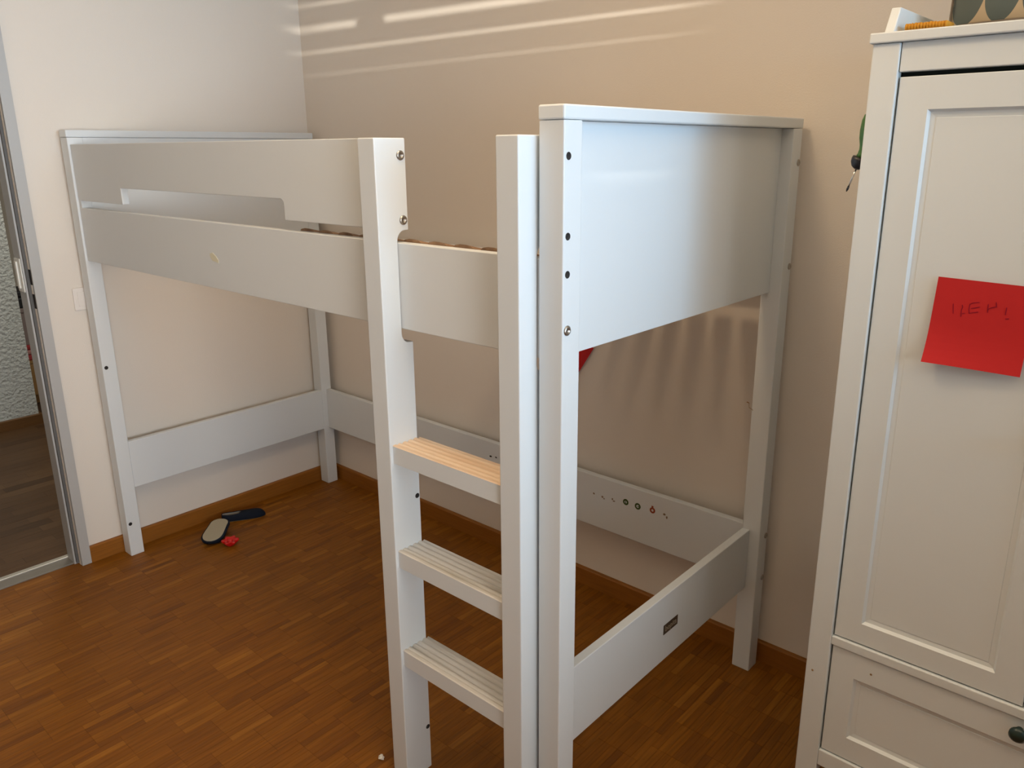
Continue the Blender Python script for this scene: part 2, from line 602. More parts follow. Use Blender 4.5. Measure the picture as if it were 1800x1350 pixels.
# low cabinet seen through the gap past the hallway wall, with things stacked on it
cb = tag(empty('low_cabinet', (-2.45, -0.30, 0)), 'low oak cabinet standing on the hallway floor beyond the rough plaster wall', 'cabinet')
box('carcass', -2.60, -2.302, -0.62, 0.06, 0.05, 0.255, cabm, cb)
box('top', -2.61, -2.292, -0.63, 0.07, 0.255, 0.268, cabm, cb)
box('plinth', -2.58, -2.32, -0.60, 0.04, 0.0, 0.05, cabm, cb)
box('door', -2.302, -2.288, -0.61, -0.285, 0.058, 0.250, cabm, cb, .002)
box('door', -2.302, -2.288, -0.280, 0.05, 0.058, 0.250, cabm, cb, .002)
zz = 0.268
for nm, mt, t, lab in (('folded_cloth', clothr, .035, 'dark red folded cloth, lowest one on the low hallway cabinet'),
                       ('folded_cloth', clothp, .030, 'pink folded cloth in the middle of the pile on the hallway cabinet'),
                       ('folded_cloth', clothr, .030, 'dark red folded cloth on top of the pink one in the hallway')):
    o = box(nm, -2.58, -2.32, -0.60, -0.20, zz + .0002, zz + t, mt, None, .010, 3)
    tag(o, lab, 'cloth', 'folded cloths on the hallway cabinet')
    zz += t
cbx = tag(empty('storage_box', (-2.45, -0.4, zz)), 'dull mauve storage box on the red cloths beyond the hallway wall', 'box')
box('box_body', -2.57, -2.33, -0.60, -0.22, zz + .0002, zz + .20, boxg, cbx, .004)
box('box_lid', -2.575, -2.325, -0.605, -0.215, zz + .2002, zz + .225, boxg, cbx, .003)
tb = tag(empty('dark_case', (-2.45, -0.4, zz + .225)), 'black case lying on the mauve box beyond the hallway wall', 'case')
box('case_body', -2.56, -2.34, -0.60, -0.24, zz + .2252, zz + .29, boxk, tb, .01)
box('case_lid', -2.56, -2.34, -0.60, -0.24, zz + .2905, zz + .33, boxk, tb, .01)

# light switch on the left wall, half hidden behind the bed post
sw = tag(empty('light_switch', (0.0, -1.00, 0.95)), 'white flush light switch on the left wall by the far bed post', 'switch')
box('switch_plate', 0.0003, 0.008, -1.018, -0.938, 0.952, 1.032, switchm, sw, .003)
box('rocker', 0.0078, 0.0092, -1.004, -0.952, 0.966, 1.018, switchm, sw, .0015)

# ------------------------------------------------------------------ loft bed
A0, A1, E0, E1 = 0.0220, 0.0787, 2.1181, 2.1714
YFR, YFB, YBF, YBB = -0.985, -0.9355, -0.0832, -0.0314
ZT, ZC = 1.5640, 1.5396
ZR1, ZR0 = 1.3114, 1.1318
ZL1, ZL0 = 0.4532, 0.2700
RF, RB = -0.978, -0.9563
bed = tag(empty('loft_bed', (1.09, -0.5, 0)), 'white lacquered wooden loft bed with a built-in ladder, no mattress, in the corner', 'bed')
BV = 0.0022
p_f1 = box('post', A0, A1, YFR, YFB, 0, ZC, white, bed, BV)
p_b1 = box('post', A0, A1, YBF, YBB, 0, ZC, white, bed, BV)
p_f2 = box('post', E0, E1, YFR, YFB, 0, ZC, white, bed, BV)
p_b2 = box('post', E0, E1, YBF, YBB, 0, ZC, white, bed, BV)
box('cap_rail', A0, A1 + .001, YFR - .0015, YBB + .001, ZC + .0006, ZT, white, bed, .003)
box('cap_rail', E0 - .001, E1 + .001, YFR - .0015, YBB + .001, ZC + .0006, ZT, white, bed, .003)
box('end_panel', 0.0555, 0.0772, YFB, YBF, ZR0, ZC, white, bed, .0008)
box('end_panel', 2.1192, 2.1409, YFB, YBF, 1.1327, ZC, white, bed, .0008)
box('lower_end_rail', 0.0555, 0.0779, YFB, YBF, ZL0, ZL1, white, bed, .0018)
ler = box('lower_end_rail', 2.1192, 2.1409, YFB, YBF, ZL0, ZL1, white, bed, .0018)
lbr = box('lower_back_rail', A1, E0, -0.0577, -0.0360, ZL0, ZL1, white, bed, .0018)
fr = box('side_rail', A1, E0, RF, RB, ZR0, ZR1, white, bed, .0018)
box('back_support_bar', A1, E0, -0.0577, -0.0360, 1.1345, 1.1640, white, bed, .0018)
box('slat_cleat', A1 + .05, E0 - .05, RB, -0.934, 1.262, 1.2985, slatm, bed)
# guard rail with its long hand slot
GX1 = 1.6857
r = 0.014
pts = [(A1, 1.5175), (A1, 1.3354), (0.4295, 1.3354)]
pts += [(0.4295, 1.3846), (1.3274 - r, 1.3846)]
for k in range(1, 6):
    a = math.pi / 2 - k * math.pi / 2 / 6
    pts.append((1.3274 - r + r * math.cos(a), 1.3846 - r + r * math.sin(a)))
pts += [(1.3274, 1.3846 - r), (1.3274, 1.3354), (GX1, 1.3354), (GX1, 1.5175)]
prism('guard_rail', pts, 'y', RF, RB, white, bed, .0016)
box('spacer', A1, A1 + .020, RF + .001, RB, ZR1, 1.3354, white, bed)
# yellow-ish scrap torn off on the front rail
bm = bmesh.new()
vs = [(0.946, 1.2265), (0.962, 1.2295), (0.978, 1.2215), (0.989, 1.2120), (0.988, 1.2035), (0.972, 1.2065), (0.958, 1.2075), (0.949, 1.2150)]
a = [bm.verts.new((u, RF - .0001, v)) for u, v in vs]
b = [bm.verts.new((u, RF - .0009, v)) for u, v in vs]
bm.faces.new(list(reversed(a)))
bm.faces.new(b)
for i in range(len(vs)):
    bm.faces.new((a[i], a[(i + 1) % len(vs)], b[(i + 1) % len(vs)], b[i]))
bmesh.ops.recalc_face_normals(bm, faces=bm.faces)
tag(link_bm('torn_sticker', bm, stick_y, fr), 'torn yellowish sticker remnant')

# slats, high along the front rail and falling towards the back
slat_me = None
x = 1.380
ns = 0
ys = [RB - 0.0005 - (-0.0) + 0.002 + i * (0.866 / 8) for i in range(9)]
while x < 2.07:
    if slat_me is None:
        bm = bmesh.new()
        rows = []
        for i, yy in enumerate(ys):
            t = i / 8.0
            zc = 1.3120 - 0.178 * t - 0.012 * math.sin(math.pi * t)
            row = []
            for u, dz in ((-.027, 0), (-.022, .0035), (-.008, .0058), (.008, .0058), (.022, .0035), (.027, 0), (.026, -.006), (-.026, -.006)):
                row.append(bm.verts.new((u, yy, zc + dz)))
            rows.append(row)
        for p, q in zip(rows, rows[1:]):
            for k in range(8):
                bm.faces.new((p[k], p[(k + 1) % 8], q[(k + 1) % 8], q[k]))
        bm.faces.new(rows[0])
        bm.faces.new(list(reversed(rows[-1])))
        bmesh.ops.recalc_face_normals(bm, faces=bm.faces)
        so = link_bm('slat', bm, slatm, bed, origin=(0, -0.5, 1.2))
        slat_me = so.data
    else:
        so = bpy.data.objects.new('slat', slat_me)
        C.objects.link(so)
        so.parent = bed
    so.location = Vector((x, -0.5, 1.2)) - wloc(bed)
    x += 0.0745
    ns += 1

# ladder: two notched posts and three ribbed rungs
LF, LB, LZT = -1.0276, -0.9491, 1.5171


def notched(x0, x1):
    r = 0.021
    pts = [(LF, 0), (LB, 0), (LB, 1.1000)]
    yn = RF + 0.0015 - .0006
    yn = -0.9790
    # lower shoulder curls up into the notch, rounded
    pts += [(yn + r + .004, 1.1000)]
    for k in range(1, 7):
        a = -math.pi / 2 - k * math.pi / 2 / 6
        pts.append((yn + r + r * math.cos(a), 1.1000 + r + r * math.sin(a)))
    for k in range(0, 7):
        a = math.pi - k * math.pi / 2 / 6
        pts.append((yn + r + r * math.cos(a), 1.3354 - r + r * math.sin(a)))
    pts += [(LB, 1.3354), (LB, LZT), (LF, LZT)]
    return prism('ladder_post', pts, 'x', x0, x1, white, bed, .0022)


lp1 = notched(1.6857, 1.7370)
lp2 = notched(2.0587, 2.1097)
for z1, mt, lab in ((0.8820, peach, 'rung with a peach tread'), (0.6300, wear, 'worn white rung'), (0.3730, wear, 'worn white rung')):
    y0, y1 = -1.0200, -0.9430
    z0 = z1 - .0415
    prof = [(y0, z0), (y1, z0), (y1, z1 - .002)]
    nrib = 4
    for k in range(nrib * 6 + 1):
        t = 1 - k / (nrib * 6)
        prof.append((y0 + .0105 + (y1 - y0 - .016) * t, z1 - .0048 + .0046 * abs(math.sin(math.pi * nrib * t)) ** 0.7))
    prof += [(y0 + .0085, z1), (y0 + .002, z1), (y0, z1 - .002)]
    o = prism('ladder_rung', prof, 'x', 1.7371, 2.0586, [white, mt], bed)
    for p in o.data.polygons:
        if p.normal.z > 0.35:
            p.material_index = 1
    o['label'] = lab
bolt((1.7370, -0.9628, 1.4836), (1, 0, 0), lp1, .0098)
bolt((1.7370, -0.9622, 1.3560), (1, 0, 0), lp1, .0098)
hole((1.7370, -0.9575, 0.7429), (1, 0, 0), lp1)
hole((1.7370, -0.9565, 0.1215), (1, 0, 0), lp1)
for zc in (1.4830, 1.3522, 1.2877):
    hole((E1, -0.9725, zc), (1, 0, 0), p_f2, .0058)
bolt((E1, -0.9720, 1.1900), (1, 0, 0), p_f2, .0092)
for zc in (1.4581, 1.1986, 0.4296, 0.2962):
    bolt((E1, -0.0425, zc), (1, 0, 0), p_b2, .0085)
for zc in (0.7471, 0.1308):
    hole((A1, -0.9715, zc), (1, 0, 0), p_f1, .0060)

# nameplate on the near lower rail
npl = box('nameplate', 2.1409, 2.1422, -0.5374, -0.4711, 0.3445, 0.3710, plate_br, ler, .0004, 1)
fc = bpy.data.curves.new('lettering', 'FONT')
fc.body = 'bopita'
fc.size = 0.0215
fc.align_x = 'CENTER'
fc.align_y = 'CENTER'
fc.extrude = 0.0003
fo = bpy.data.objects.new('lettering', fc)
C.objects.link(fo)
bpy.context.view_layer.update()
tm = bpy.data.meshes.new_from_object(fo.evaluated_get(bpy.context.evaluated_depsgraph_get()))
bpy.data.objects.remove(fo)
tm.transform(Matrix.Rotation(math.pi / 2, 4, 'Z') @ Matrix.Rotation(math.pi / 2, 4, 'X'))
tm.materials.append(plate_tx)
to = bpy.data.objects.new('lettering', tm)
C.objects.link(to)
to.parent = npl
to.location = Vector((2.1424, -0.5043, 0.3585)) - wloc(npl)

# little stickers along the back lower rail
YS = -0.0577


def disc(name, x, z, r, mt, parent, off=.0004, n=18, lab=None):
    o = lathe(name, [(0, 0), (r, 0), (r, off), (0, off)], (x, YS, z), (0, -1, 0), mt, parent, n, False)
    if lab:
        o['label'] = lab
    return o


def ring(name, x, z, r0, r1, mt, parent, lab=None):
    o = lathe(name, [(r0, 0), (r1, 0), (r1, .0005), (r0, .0005)], (x, YS, z), (0, -1, 0), mt, parent, 18, False)
    if lab:
        o['label'] = lab
    return o


for x, z, r1, r0, m2, lab in ((1.7052, 0.3957, .0105, .0048, glasg, 'green round sticker with a bar'),
                              (1.7509, 0.3948, .0110, .0052, glasg, 'green round sticker with an open ring'),
                              (1.8058, 0.3980, .0100, .0042, stick_o, 'orange ring sticker')):
    k = ring('sticker', x, z, r0, r1, m2, lbr, lab)
    if m2 is glasg:
        box('sticker_mark', x - .0012, x + (.0012 if z > .395 else .005), YS - .0007, YS, z - (.0045 if z > .395 else .001), z + (.0045 if z > .395 else .001), m2, k)
    else:
        box('sticker_mark', x - .004, x + .003, YS - .0006, YS, z + .0102, z + .0150, m2, k)
for x, z, w, h in ((1.5783, .3880, .006, .005), (1.6130, .3860, .007, .006), (1.6200, .3815, .004, .004), (1.6530, .3905, .004, .005),
                   (1.6590, .3845, .007, .004), (1.8490, .3975, .008, .006), (1.8580, .3900, .005, .008),
                   (1.103, .3965, .009, .006), (1.132, .3990, .009, .004)):
    bm = bmesh.new()
    n = 7
    vs = [(x + w * random.uniform(.55, 1) * math.cos(2 * math.pi * k / n) * .8, z + h * random.uniform(.55, 1) * math.sin(2 * math.pi * k / n) * .8) for k in range(n)]
    a = [bm.verts.new((u, YS, v)) for u, v in vs]
    b = [bm.verts.new((u, YS - .0006, v)) for u, v in vs]
    bm.faces.new(b)
    for i in range(n):
        bm.faces.new((a[i], a[(i + 1) % n], b[(i + 1) % n], b[i]))
    bmesh.ops.recalc_face_normals(bm, faces=bm.faces)
    link_bm('sticker_residue', bm, holem if x < 1.2 else stick_t, lbr)
# splintered nick on the near back post
bm = bmesh.new()
for p, q, rr in (((2.1040, -.0850, .8260), (2.1105, -.0850, .8250), .0016), ((2.1105, -.0850, .8250), (2.1115, -.0850, .8120), .0007),
                 ((2.1115, -.0846, .8120), (2.1230, -.0842, .8060), .0009)):
    d = Vector(q) - Vector(p)
    lathe_bm(bm, [(0, 0), (rr, 0), (rr * .7, d.length), (0, d.length)], p, d, 6)
link_bm('splinter', bm, cabm, p_b2)

# ------------------------------------------------------------------ wardrobe
WF = -0.535            # face of the stiles
X0, X1 = 2.489, 3.267
wd = tag(empty('wardrobe', ((X0 + X1) / 2, -0.27, 0)), 'tall white two-door wardrobe with a drawer and a raised top edge against the back wall', 'wardrobe')
YBK = -0.0165
box('side_panel', X0, X0 + .018, -0.512, YBK, 0.09, 1.6640, wardm, wd)
box('side_panel', X1 - .018, X1, -0.512, YBK, 0.09, 1.6640, wardm, wd)
box('back_panel', X0 + .018, X1 - .018, YBK - .006, YBK, 0.15, 1.6600, wardm, wd)
box('inner_floor', X0 + .018, X1 - .018, -0.505, YBK - .006, 0.500, 0.514, gapm, wd)
box('stile', X0, X0 + .0455, WF, -0.512, 0.0, 1.6640, wardm, wd, .0022)
box('stile', X1 - .0455, X1, WF, -0.512, 0.0, 1.6640, wardm, wd, .0022)
box('rear_leg', X0, X0 + .04, YBK - .04, YBK, 0.0, .09, wardm, wd)
box('rear_leg', X1 - .04, X1, YBK - .04, YBK, 0.0, .09, wardm, wd)
box('top_board', X0 - .005, X1 + .005, WF - .006, YBK + .001, 1.6645, 1.6814, wardm, wd, .0022)
box('frieze', X0 + .0467, X1 - .0467, WF + .004, -0.512, 1.6170, 1.6640, wardm, wd, .0015)
box('middle_rail', X0 + .0455, X1 - .0455, WF + .0015, -0.505, 0.4975, 0.5175, wardm, wd, .0022)
box('bottom_rail', X0 + .0455, X1 - .0455, WF + .0015, -0.505, 0.1944, 0.2345, wardm, wd, .0022)
box('inner_shade', X0 + .018, X1 - .018, -0.500, -0.497, 0.24, 1.66, gapm, wd)  # near-black sheet behind the fronts; the gaps' shade put into its colour
# gallery: raked side pieces and a back piece
for xa in (X0 + .006, X1 - .022):
    prism('gallery_side', [(-0.505, 1.6814), (YBK, 1.6814), (YBK, 1.7275), (-0.478, 1.7275)], 'x', xa, xa + .016, wardm, wd, .0016)
box('gallery_back', X0 + .022, X1 - .022, YBK - .014, YBK, 1.6814, 1.7050, wardm, wd, .0012)


def framed(name, x0, x1, z0, z1, fw, ft, fb, yf, yb):
    """frame-and-panel front: one mesh with a bevelled recess"""
    bm = bmesh.new()
    d1, d2 = .0055, .0085

    def rect(a, b, c, d, y):
        return [bm.verts.new((a, y, c)), bm.verts.new((b, y, c)), bm.verts.new((b, y, d)), bm.verts.new((a, y, d))]
    e = .0015
    back = rect(x0, x1, z0, z1, yb)
    o0 = rect(x0, x1, z0, z1, yf + e)
    o1 = rect(x0 + e, x1 - e, z0 + e, z1 - e, yf)
    i0 = rect(x0 + fw, x1 - fw, z0 + fb, z1 - ft, yf)
    i1 = rect(x0 + fw + .0045, x1 - fw - .0045, z0 + fb + .0045, z1 - ft - .0045, yf + .006)
    i2 = rect(x0 + fw + .0135, x1 - fw - .0135, z0 + fb + .0135, z1 - ft - .0135, yf + .0075)
    i3 = rect(x0 + fw + .0142, x1 - fw - .0142, z0 + fb + .0142, z1 - ft - .0142, yf + .0066)
    for p, q in ((back, o0), (o0, o1), (o1, i0), (i0, i1), (i1, i2), (i2, i3)):
        for k in range(4):
            bm.faces.new((p[k], p[(k + 1) % 4], q[(k + 1) % 4], q[k]))
    bm.faces.new(i3)
    bm.faces.new(back)
    bmesh.ops.recalc_face_normals(bm, faces=bm.faces)
    return link_bm(name, bm, wardm, wd)


DF = -0.5285
d1 = framed('door', 2.5375, 2.8755, 0.5200, 1.6088, .0500, .0535, .0460, DF, -0.5055)
d2 = framed('door', 2.8795, 3.2185, 0.5200, 1.6088, .0500, .0535, .0460, DF, -0.5055)
dwr = framed('drawer', 2.5375, 3.2185, 0.2365, 0.4950, .0485, .0590, .0530, DF, -0.5055)
# butt joints between stiles and rails of the doors: shallow score lines built as thin strips
for o, xa, xb, zb, zt in ((d1, 2.5875, 2.8255, .5660, 1.5553), (d2, 2.9295, 3.1685, .5660, 1.5553), (dwr, 2.586, 3.170, .2895, .436)):
    zlo, zhi = (.5200, 1.6088) if o is not dwr else (.2365, .4950)
    for xx in (xa, xb):
        for u, v in ((zlo + .002, zb - .001), (zt + .001, zhi - .002)):
            box('joint_line', xx - .0003, xx + .0003, DF - .00015, DF + .0005, u, v, wardm, o)
kp = [(0, 0), (.006, 0), (.006, .009), (.011, .012), (.0145, .017), (.0145, .022), (.010, .0265), (0, .028)]
lathe('knob', kp, (2.8785, DF, 0.4735), (0, -1, 0), knobm, dwr)
lathe('knob', kp, (2.8520, DF, 1.02), (0, -1, 0), knobm, d1)
lathe('knob', kp, (2.9030, DF, 1.02), (0, -1, 0), knobm, d2)
# small scuffs on the drawer and stile
for o, xx, zz_, yy in ((dwr, 2.618, .4615, DF), (wd, 2.504, .4205, WF)):
    lathe('scuff_mark', [(0, 0), (.0025, 0), (.0018, .0003), (0, .0004)], (xx, yy, zz_), (0, -1, 0), cabm, o, 8)


# red paper sheets
def paper(name, corners, n0, n1, label, curl, nrm):
    """corners: TL, TR, BR, BL in world space; curl(u, v) lifts along nrm"""
    bm = bmesh.new()
    TL, TR, BR, BL = [Vector(c) for c in corners]
    nrm = Vector(nrm)
    G = []
    for side in (0, 1):
        L = []
        for j in range(n1 + 1):
            v = j / n1
            L.append([bm.verts.new((TL * (1 - v) + BL * v) * (1 - i / n0) + (TR * (1 - v) + BR * v) * (i / n0) + nrm * (curl(i / n0, v) + .0005 * side)) for i in range(n0 + 1)])
        G.append(L)
    for L in G:
        for j in range(n1):
            for i in range(n0):
                bm.faces.new((L[j][i], L[j][i + 1], L[j + 1][i + 1], L[j + 1][i]))
    a, b = G
    for i in range(n0):
        bm.faces.new((a[0][i], a[0][i + 1], b[0][i + 1], b[0][i]))
        bm.faces.new((a[n1][i], a[n1][i + 1], b[n1][i + 1], b[n1][i]))
    for j in range(n1):
        bm.faces.new((a[j][0], a[j + 1][0], b[j + 1][0], b[j][0]))
        bm.faces.new((a[j][n0], a[j + 1][n0], b[j + 1][n0], b[j][n0]))
    bmesh.ops.recalc_face_normals(bm, faces=bm.faces)
    return link_bm(name, bm, redp, None, smooth=False)


PY0 = DF - .0004


def curl1(u, v):
    return 0.0006 + 0.011 * max(0, v - .45) ** 2 * 3.3 * (1 - u) ** 1.3 + 0.005 * max(0, v - .6) ** 2 * 6 + 0.002 * math.sin(5 * u + 3 * v) * v * .4


pc = [(2.6405, PY0, 1.2779), (2.7885, PY0, 1.2742), (2.7855, PY0, 1.1244), (2.6345, PY0, 1.1275)]
rp = paper('red_paper', pc, 12, 12, '', curl1, (0, -1, 0))
tag(rp, 'square red paper with pencilled letters taped to the wardrobe door', 'paper')
strokes = [[(2.6695, 1.2338), (2.6703, 1.2252), (2.6713, 1.217)], [(2.6832, 1.2335), (2.6847, 1.2308), (2.6833, 1.2244), (2.684, 1.2129)],
           [(2.6855, 1.2187), (2.689, 1.2195)], [(2.6946, 1.2357), (2.6946, 1.2275), (2.6957, 1.2204)], [(2.6945, 1.2359), (2.6989, 1.2387), (2.7082, 1.241)],
           [(2.698, 1.2291), (2.7035, 1.2309), (2.7098, 1.2333)], [(2.6957, 1.2204), (2.7011, 1.2224), (2.7087, 1.2244)],
           [(2.7223, 1.2391), (2.7226, 1.2294), (2.7228, 1.2254)], [(2.7228, 1.2307), (2.7273, 1.2339), (2.7347, 1.2368)], [(2.7333, 1.2437), (2.7347, 1.2368)],
           [(2.7495, 1.2369), (2.7491, 1.2248)], [(2.7503, 1.2181), (2.755, 1.2189)]]
bm = bmesh.new()
for s in strokes:
    for p, q in zip(s, s[1:]):
        d = Vector((q[0] - p[0], 0, q[1] - p[1]))
        nn = Vector((-d.z, 0, d.x)).normalized() * .00042
        e = d.normalized() * .0003
        P, Q = Vector((p[0], PY0 - .0018, p[1])) - e, Vector((q[0], PY0 - .0018, q[1])) + e
        vs = [bm.verts.new(P + nn), bm.verts.new(P - nn), bm.verts.new(Q - nn), bm.verts.new(Q + nn)]
        ws = [bm.verts.new(v.co + Vector((0, .0012, 0))) for v in vs]
        bm.faces.new(vs)
        for k in range(4):
            bm.faces.new((vs[k], vs[(k + 1) % 4], ws[(k + 1) % 4], ws[k]))
bmesh.ops.recalc_face_normals(bm, faces=bm.faces)
link_bm('handwriting', bm, inkm, rp)
c = Vector((1.527, 0, .868))
ea, eb = Vector((-.545, 0, -.84)) * .15, Vector((-.84, 0, .545)) * .15
yv = Vector((0, -.0006, 0))
rp2 = paper('red_paper', [c + yv + eb, c + yv, c + yv + ea, c + yv + ea + eb], 8, 8, '', lambda u, v: .0006 + .004 * u * u, (0, -1, 0))
tag(rp2, 'tilted red paper on the back wall, only a corner showing below the bed panel', 'paper')

# screwdriver hanging at the wardrobe's left side
tipp = Vector((2.4418, -0.455, 1.4125))
ax = Vector((0.0130, -0.0010, 0.0382)).normalized()
sd = tag(empty('screwdriver', tipp), 'small screwdriver with green handle and black collar hanging at the wardrobe side', 'screwdriver')
lathe('blade_tip', [(0, 0), (.0010, .0005), (.0022, .005), (.0020, .0105), (0, .0106)], tipp, ax, collm, sd, 10)
lathe('shaft', [(0, 0), (.0016, 0), (.0016, .036), (0, .036)], tipp + ax * .0095, ax, chrome, sd, 12)
lathe('collar', [(0, 0), (.0045, .0005), (.0105, .004), (.0146, .011), (.0158, .018), (.0150, .0225), (.006, .0235), (0, .0235)], tipp + ax * .044, ax, collm, sd, 20)
lathe('handle', [(0, 0), (.0100, 0), (.0080, .006), (.0066, .014), (.0075, .022), (.0108, .034), (.0126, .048), (.0126, .066), (.0100, .076), (.0050, .079), (0, .080)],
      tipp + ax * .0672, (0.12, -0.02, 1), greenh, sd, 20)
box('hanging_hook', 2.4830, 2.4890, -0.4620, -0.4500, 1.522, 1.536, collm, sd, .001)

# things on top of the wardrobe
ZW = 1.6815
kn = tag(empty('folded_knit', (2.56, -0.47, ZW)), 'mustard yellow ribbed knitted piece lying folded on the wardrobe top', 'cloth')


def rib_slab(name, x0, x1, y0, y1, z0, z1, n, mt, parent, rot=0.0):
    bm = bmesh.new()
    pts = []
    N = n * 4
    for i in range(N + 1):
        t = i / N
        pts.append((x0 + (x1 - x0) * t, y0 - .0034 * abs(math.sin(math.pi * n * t)) + random.uniform(-.0004, .0004)))
    lo, hi, mid = [], [], []
    for (px, py) in pts:
        wz = random.uniform(-.0009, .0009)
        lo.append(bm.verts.new((px, py + .002, z0)))
        mid.append(bm.verts.new((px, py, (z0 + z1) / 2 + wz)))
        hi.append(bm.verts.new((px, py + .002, z1 + wz)))
    bk_l = [bm.verts.new((p[0], y1, z0)) for p in pts]
    bk_h = [bm.verts.new((p[0], y1, z1)) for p in pts]
    for i in range(N):
        for a, b in ((lo, mid), (mid, hi), (hi, bk_h), (bk_h, bk_l), (bk_l, lo)):
            bm.faces.new((a[i], a[i + 1], b[i + 1], b[i]))
    for k in (0, N):
        bm.faces.new((lo[k], mid[k], hi[k], bk_h[k], bk_l[k]))
    bmesh.ops.recalc_face_normals(bm, faces=bm.faces)
    bmesh.ops.rotate(bm, verts=bm.verts, cent=((x0 + x1) / 2, y0, 0), matrix=Matrix.Rotation(rot, 3, 'Z'))
    return link_bm(name, bm, mt, parent, smooth=True)


rib_slab('lower_fold', 2.527, 2.588, -0.484, -0.442, ZW, ZW + .0065, 13, knitm, kn, .03)
rib_slab('upper_fold', 2.523, 2.590, -0.486, -0.442, ZW + .0066, ZW + .0165, 14, knitm, kn, .03)

# cushion standing on the wardrobe
cu = tag(empty('cushion', (2.78, -0.34, ZW)), 'pale cushion printed with dark grey-green drops standing on the wardrobe top', 'cushion')
bm = bmesh.new()
uvl = bm.loops.layers.uv.new('UVMap')
CW, CH, CT = 0.46, 0.44, 0.11
cx0, cy, n = 2.5600, -0.370, 24
lean = math.radians(8)
for side in (-1, 1):
    Gd = []
    for j in range(n + 1):
        row = []
        for i in range(n + 1):
            u, v = i / n, j / n
            b_ = (max(0, 1 - (2 * u - 1) ** 6) * max(0, 1 - (2 * v - 1) ** 4)) ** .5
            pin = 0.012 * math.sin(math.pi * v)
            pz = .022 * (1 - v) ** 3
            X = cx0 + CW * u
            Y = side * CT / 2 * b_
            Zl = CH * v
            row.append((Vector((X, cy + Y * math.cos(lean) + Zl * math.sin(lean), ZW + .004 + Zl * math.cos(lean) - Y * math.sin(lean) + CT / 2 * math.sin(lean) * .0)), u, v))
        Gd.append(row)
    V = [[bm.verts.new(p[0]) for p in r_] for r_ in Gd]
    for j in range(n):
        for i in range(n):
            f = bm.faces.new((V[j][i], V[j][i + 1], V[j + 1][i + 1], V[j + 1][i]) if side < 0 else (V[j][i], V[j + 1][i], V[j + 1][i + 1], V[j][i + 1]))
            idx = [(j, i), (j, i + 1), (j + 1, i + 1), (j + 1, i)] if side < 0 else [(j, i), (j + 1, i), (j + 1, i + 1), (j, i + 1)]
            for lp, (jj, ii) in zip(f.loops, idx):
                lp[uvl].uv = (ii / n, jj / n)
bmesh.ops.remove_doubles(bm, verts=bm.verts, dist=.0003)
zmin = min(v.co.z for v in bm.verts)
bmesh.ops.translate(bm, verts=bm.verts, vec=(0, 0, ZW - zmin))
link_bm('cushion_cover', bm, cush, cu, smooth=True)
# piped seam around the edge
bm = bmesh.new()
loop = []
for i in range(n):
    loop.append((i / n, 0))
for i in range(n):
    loop.append((1, i / n))
for i in range(n):
    loop.append((1 - i / n, 1))
for i in range(n):
    loop.append((0, 1 - i / n))
INS = .035
ctr = []
for u, v in loop:
    u, v = INS * .4 + u * (1 - .8 * INS), INS + v * (1 - 2 * INS)
    b_ = (max(0, 1 - (2 * u - 1) ** 6) * max(0, 1 - (2 * v - 1) ** 4)) ** .5
    Y, Zl = -CT / 2 * b_, CH * v
    ctr.append(Vector((cx0 + CW * u, cy + Y * math.cos(lean) + Zl * math.sin(lean), ZW + .004 + Zl * math.cos(lean) - Y * math.sin(lean) + ZW - zmin)))
rg = []
for k, p in enumerate(ctr):
    d = (ctr[(k + 1) % len(ctr)] - ctr[k - 1]).normalized()
    a_ = d.cross(Vector((0, 1, 0))).normalized()
    rg.append([bm.verts.new(p + (a_ * math.cos(t) + Vector((0, 1, 0)) * math.sin(t)) * .0020) for t in [q * math.pi / 3 for q in range(6)]])
for k in range(len(rg)):
    p, q = rg[k], rg[(k + 1) % len(rg)]
    for t in range(6):
        bm.faces.new((p[t], p[(t + 1) % 6], q[(t + 1) % 6], q[t]))
bmesh.ops.recalc_face_normals(bm, faces=bm.faces)
link_bm('seam', bm, seamm, cu, smooth=True)


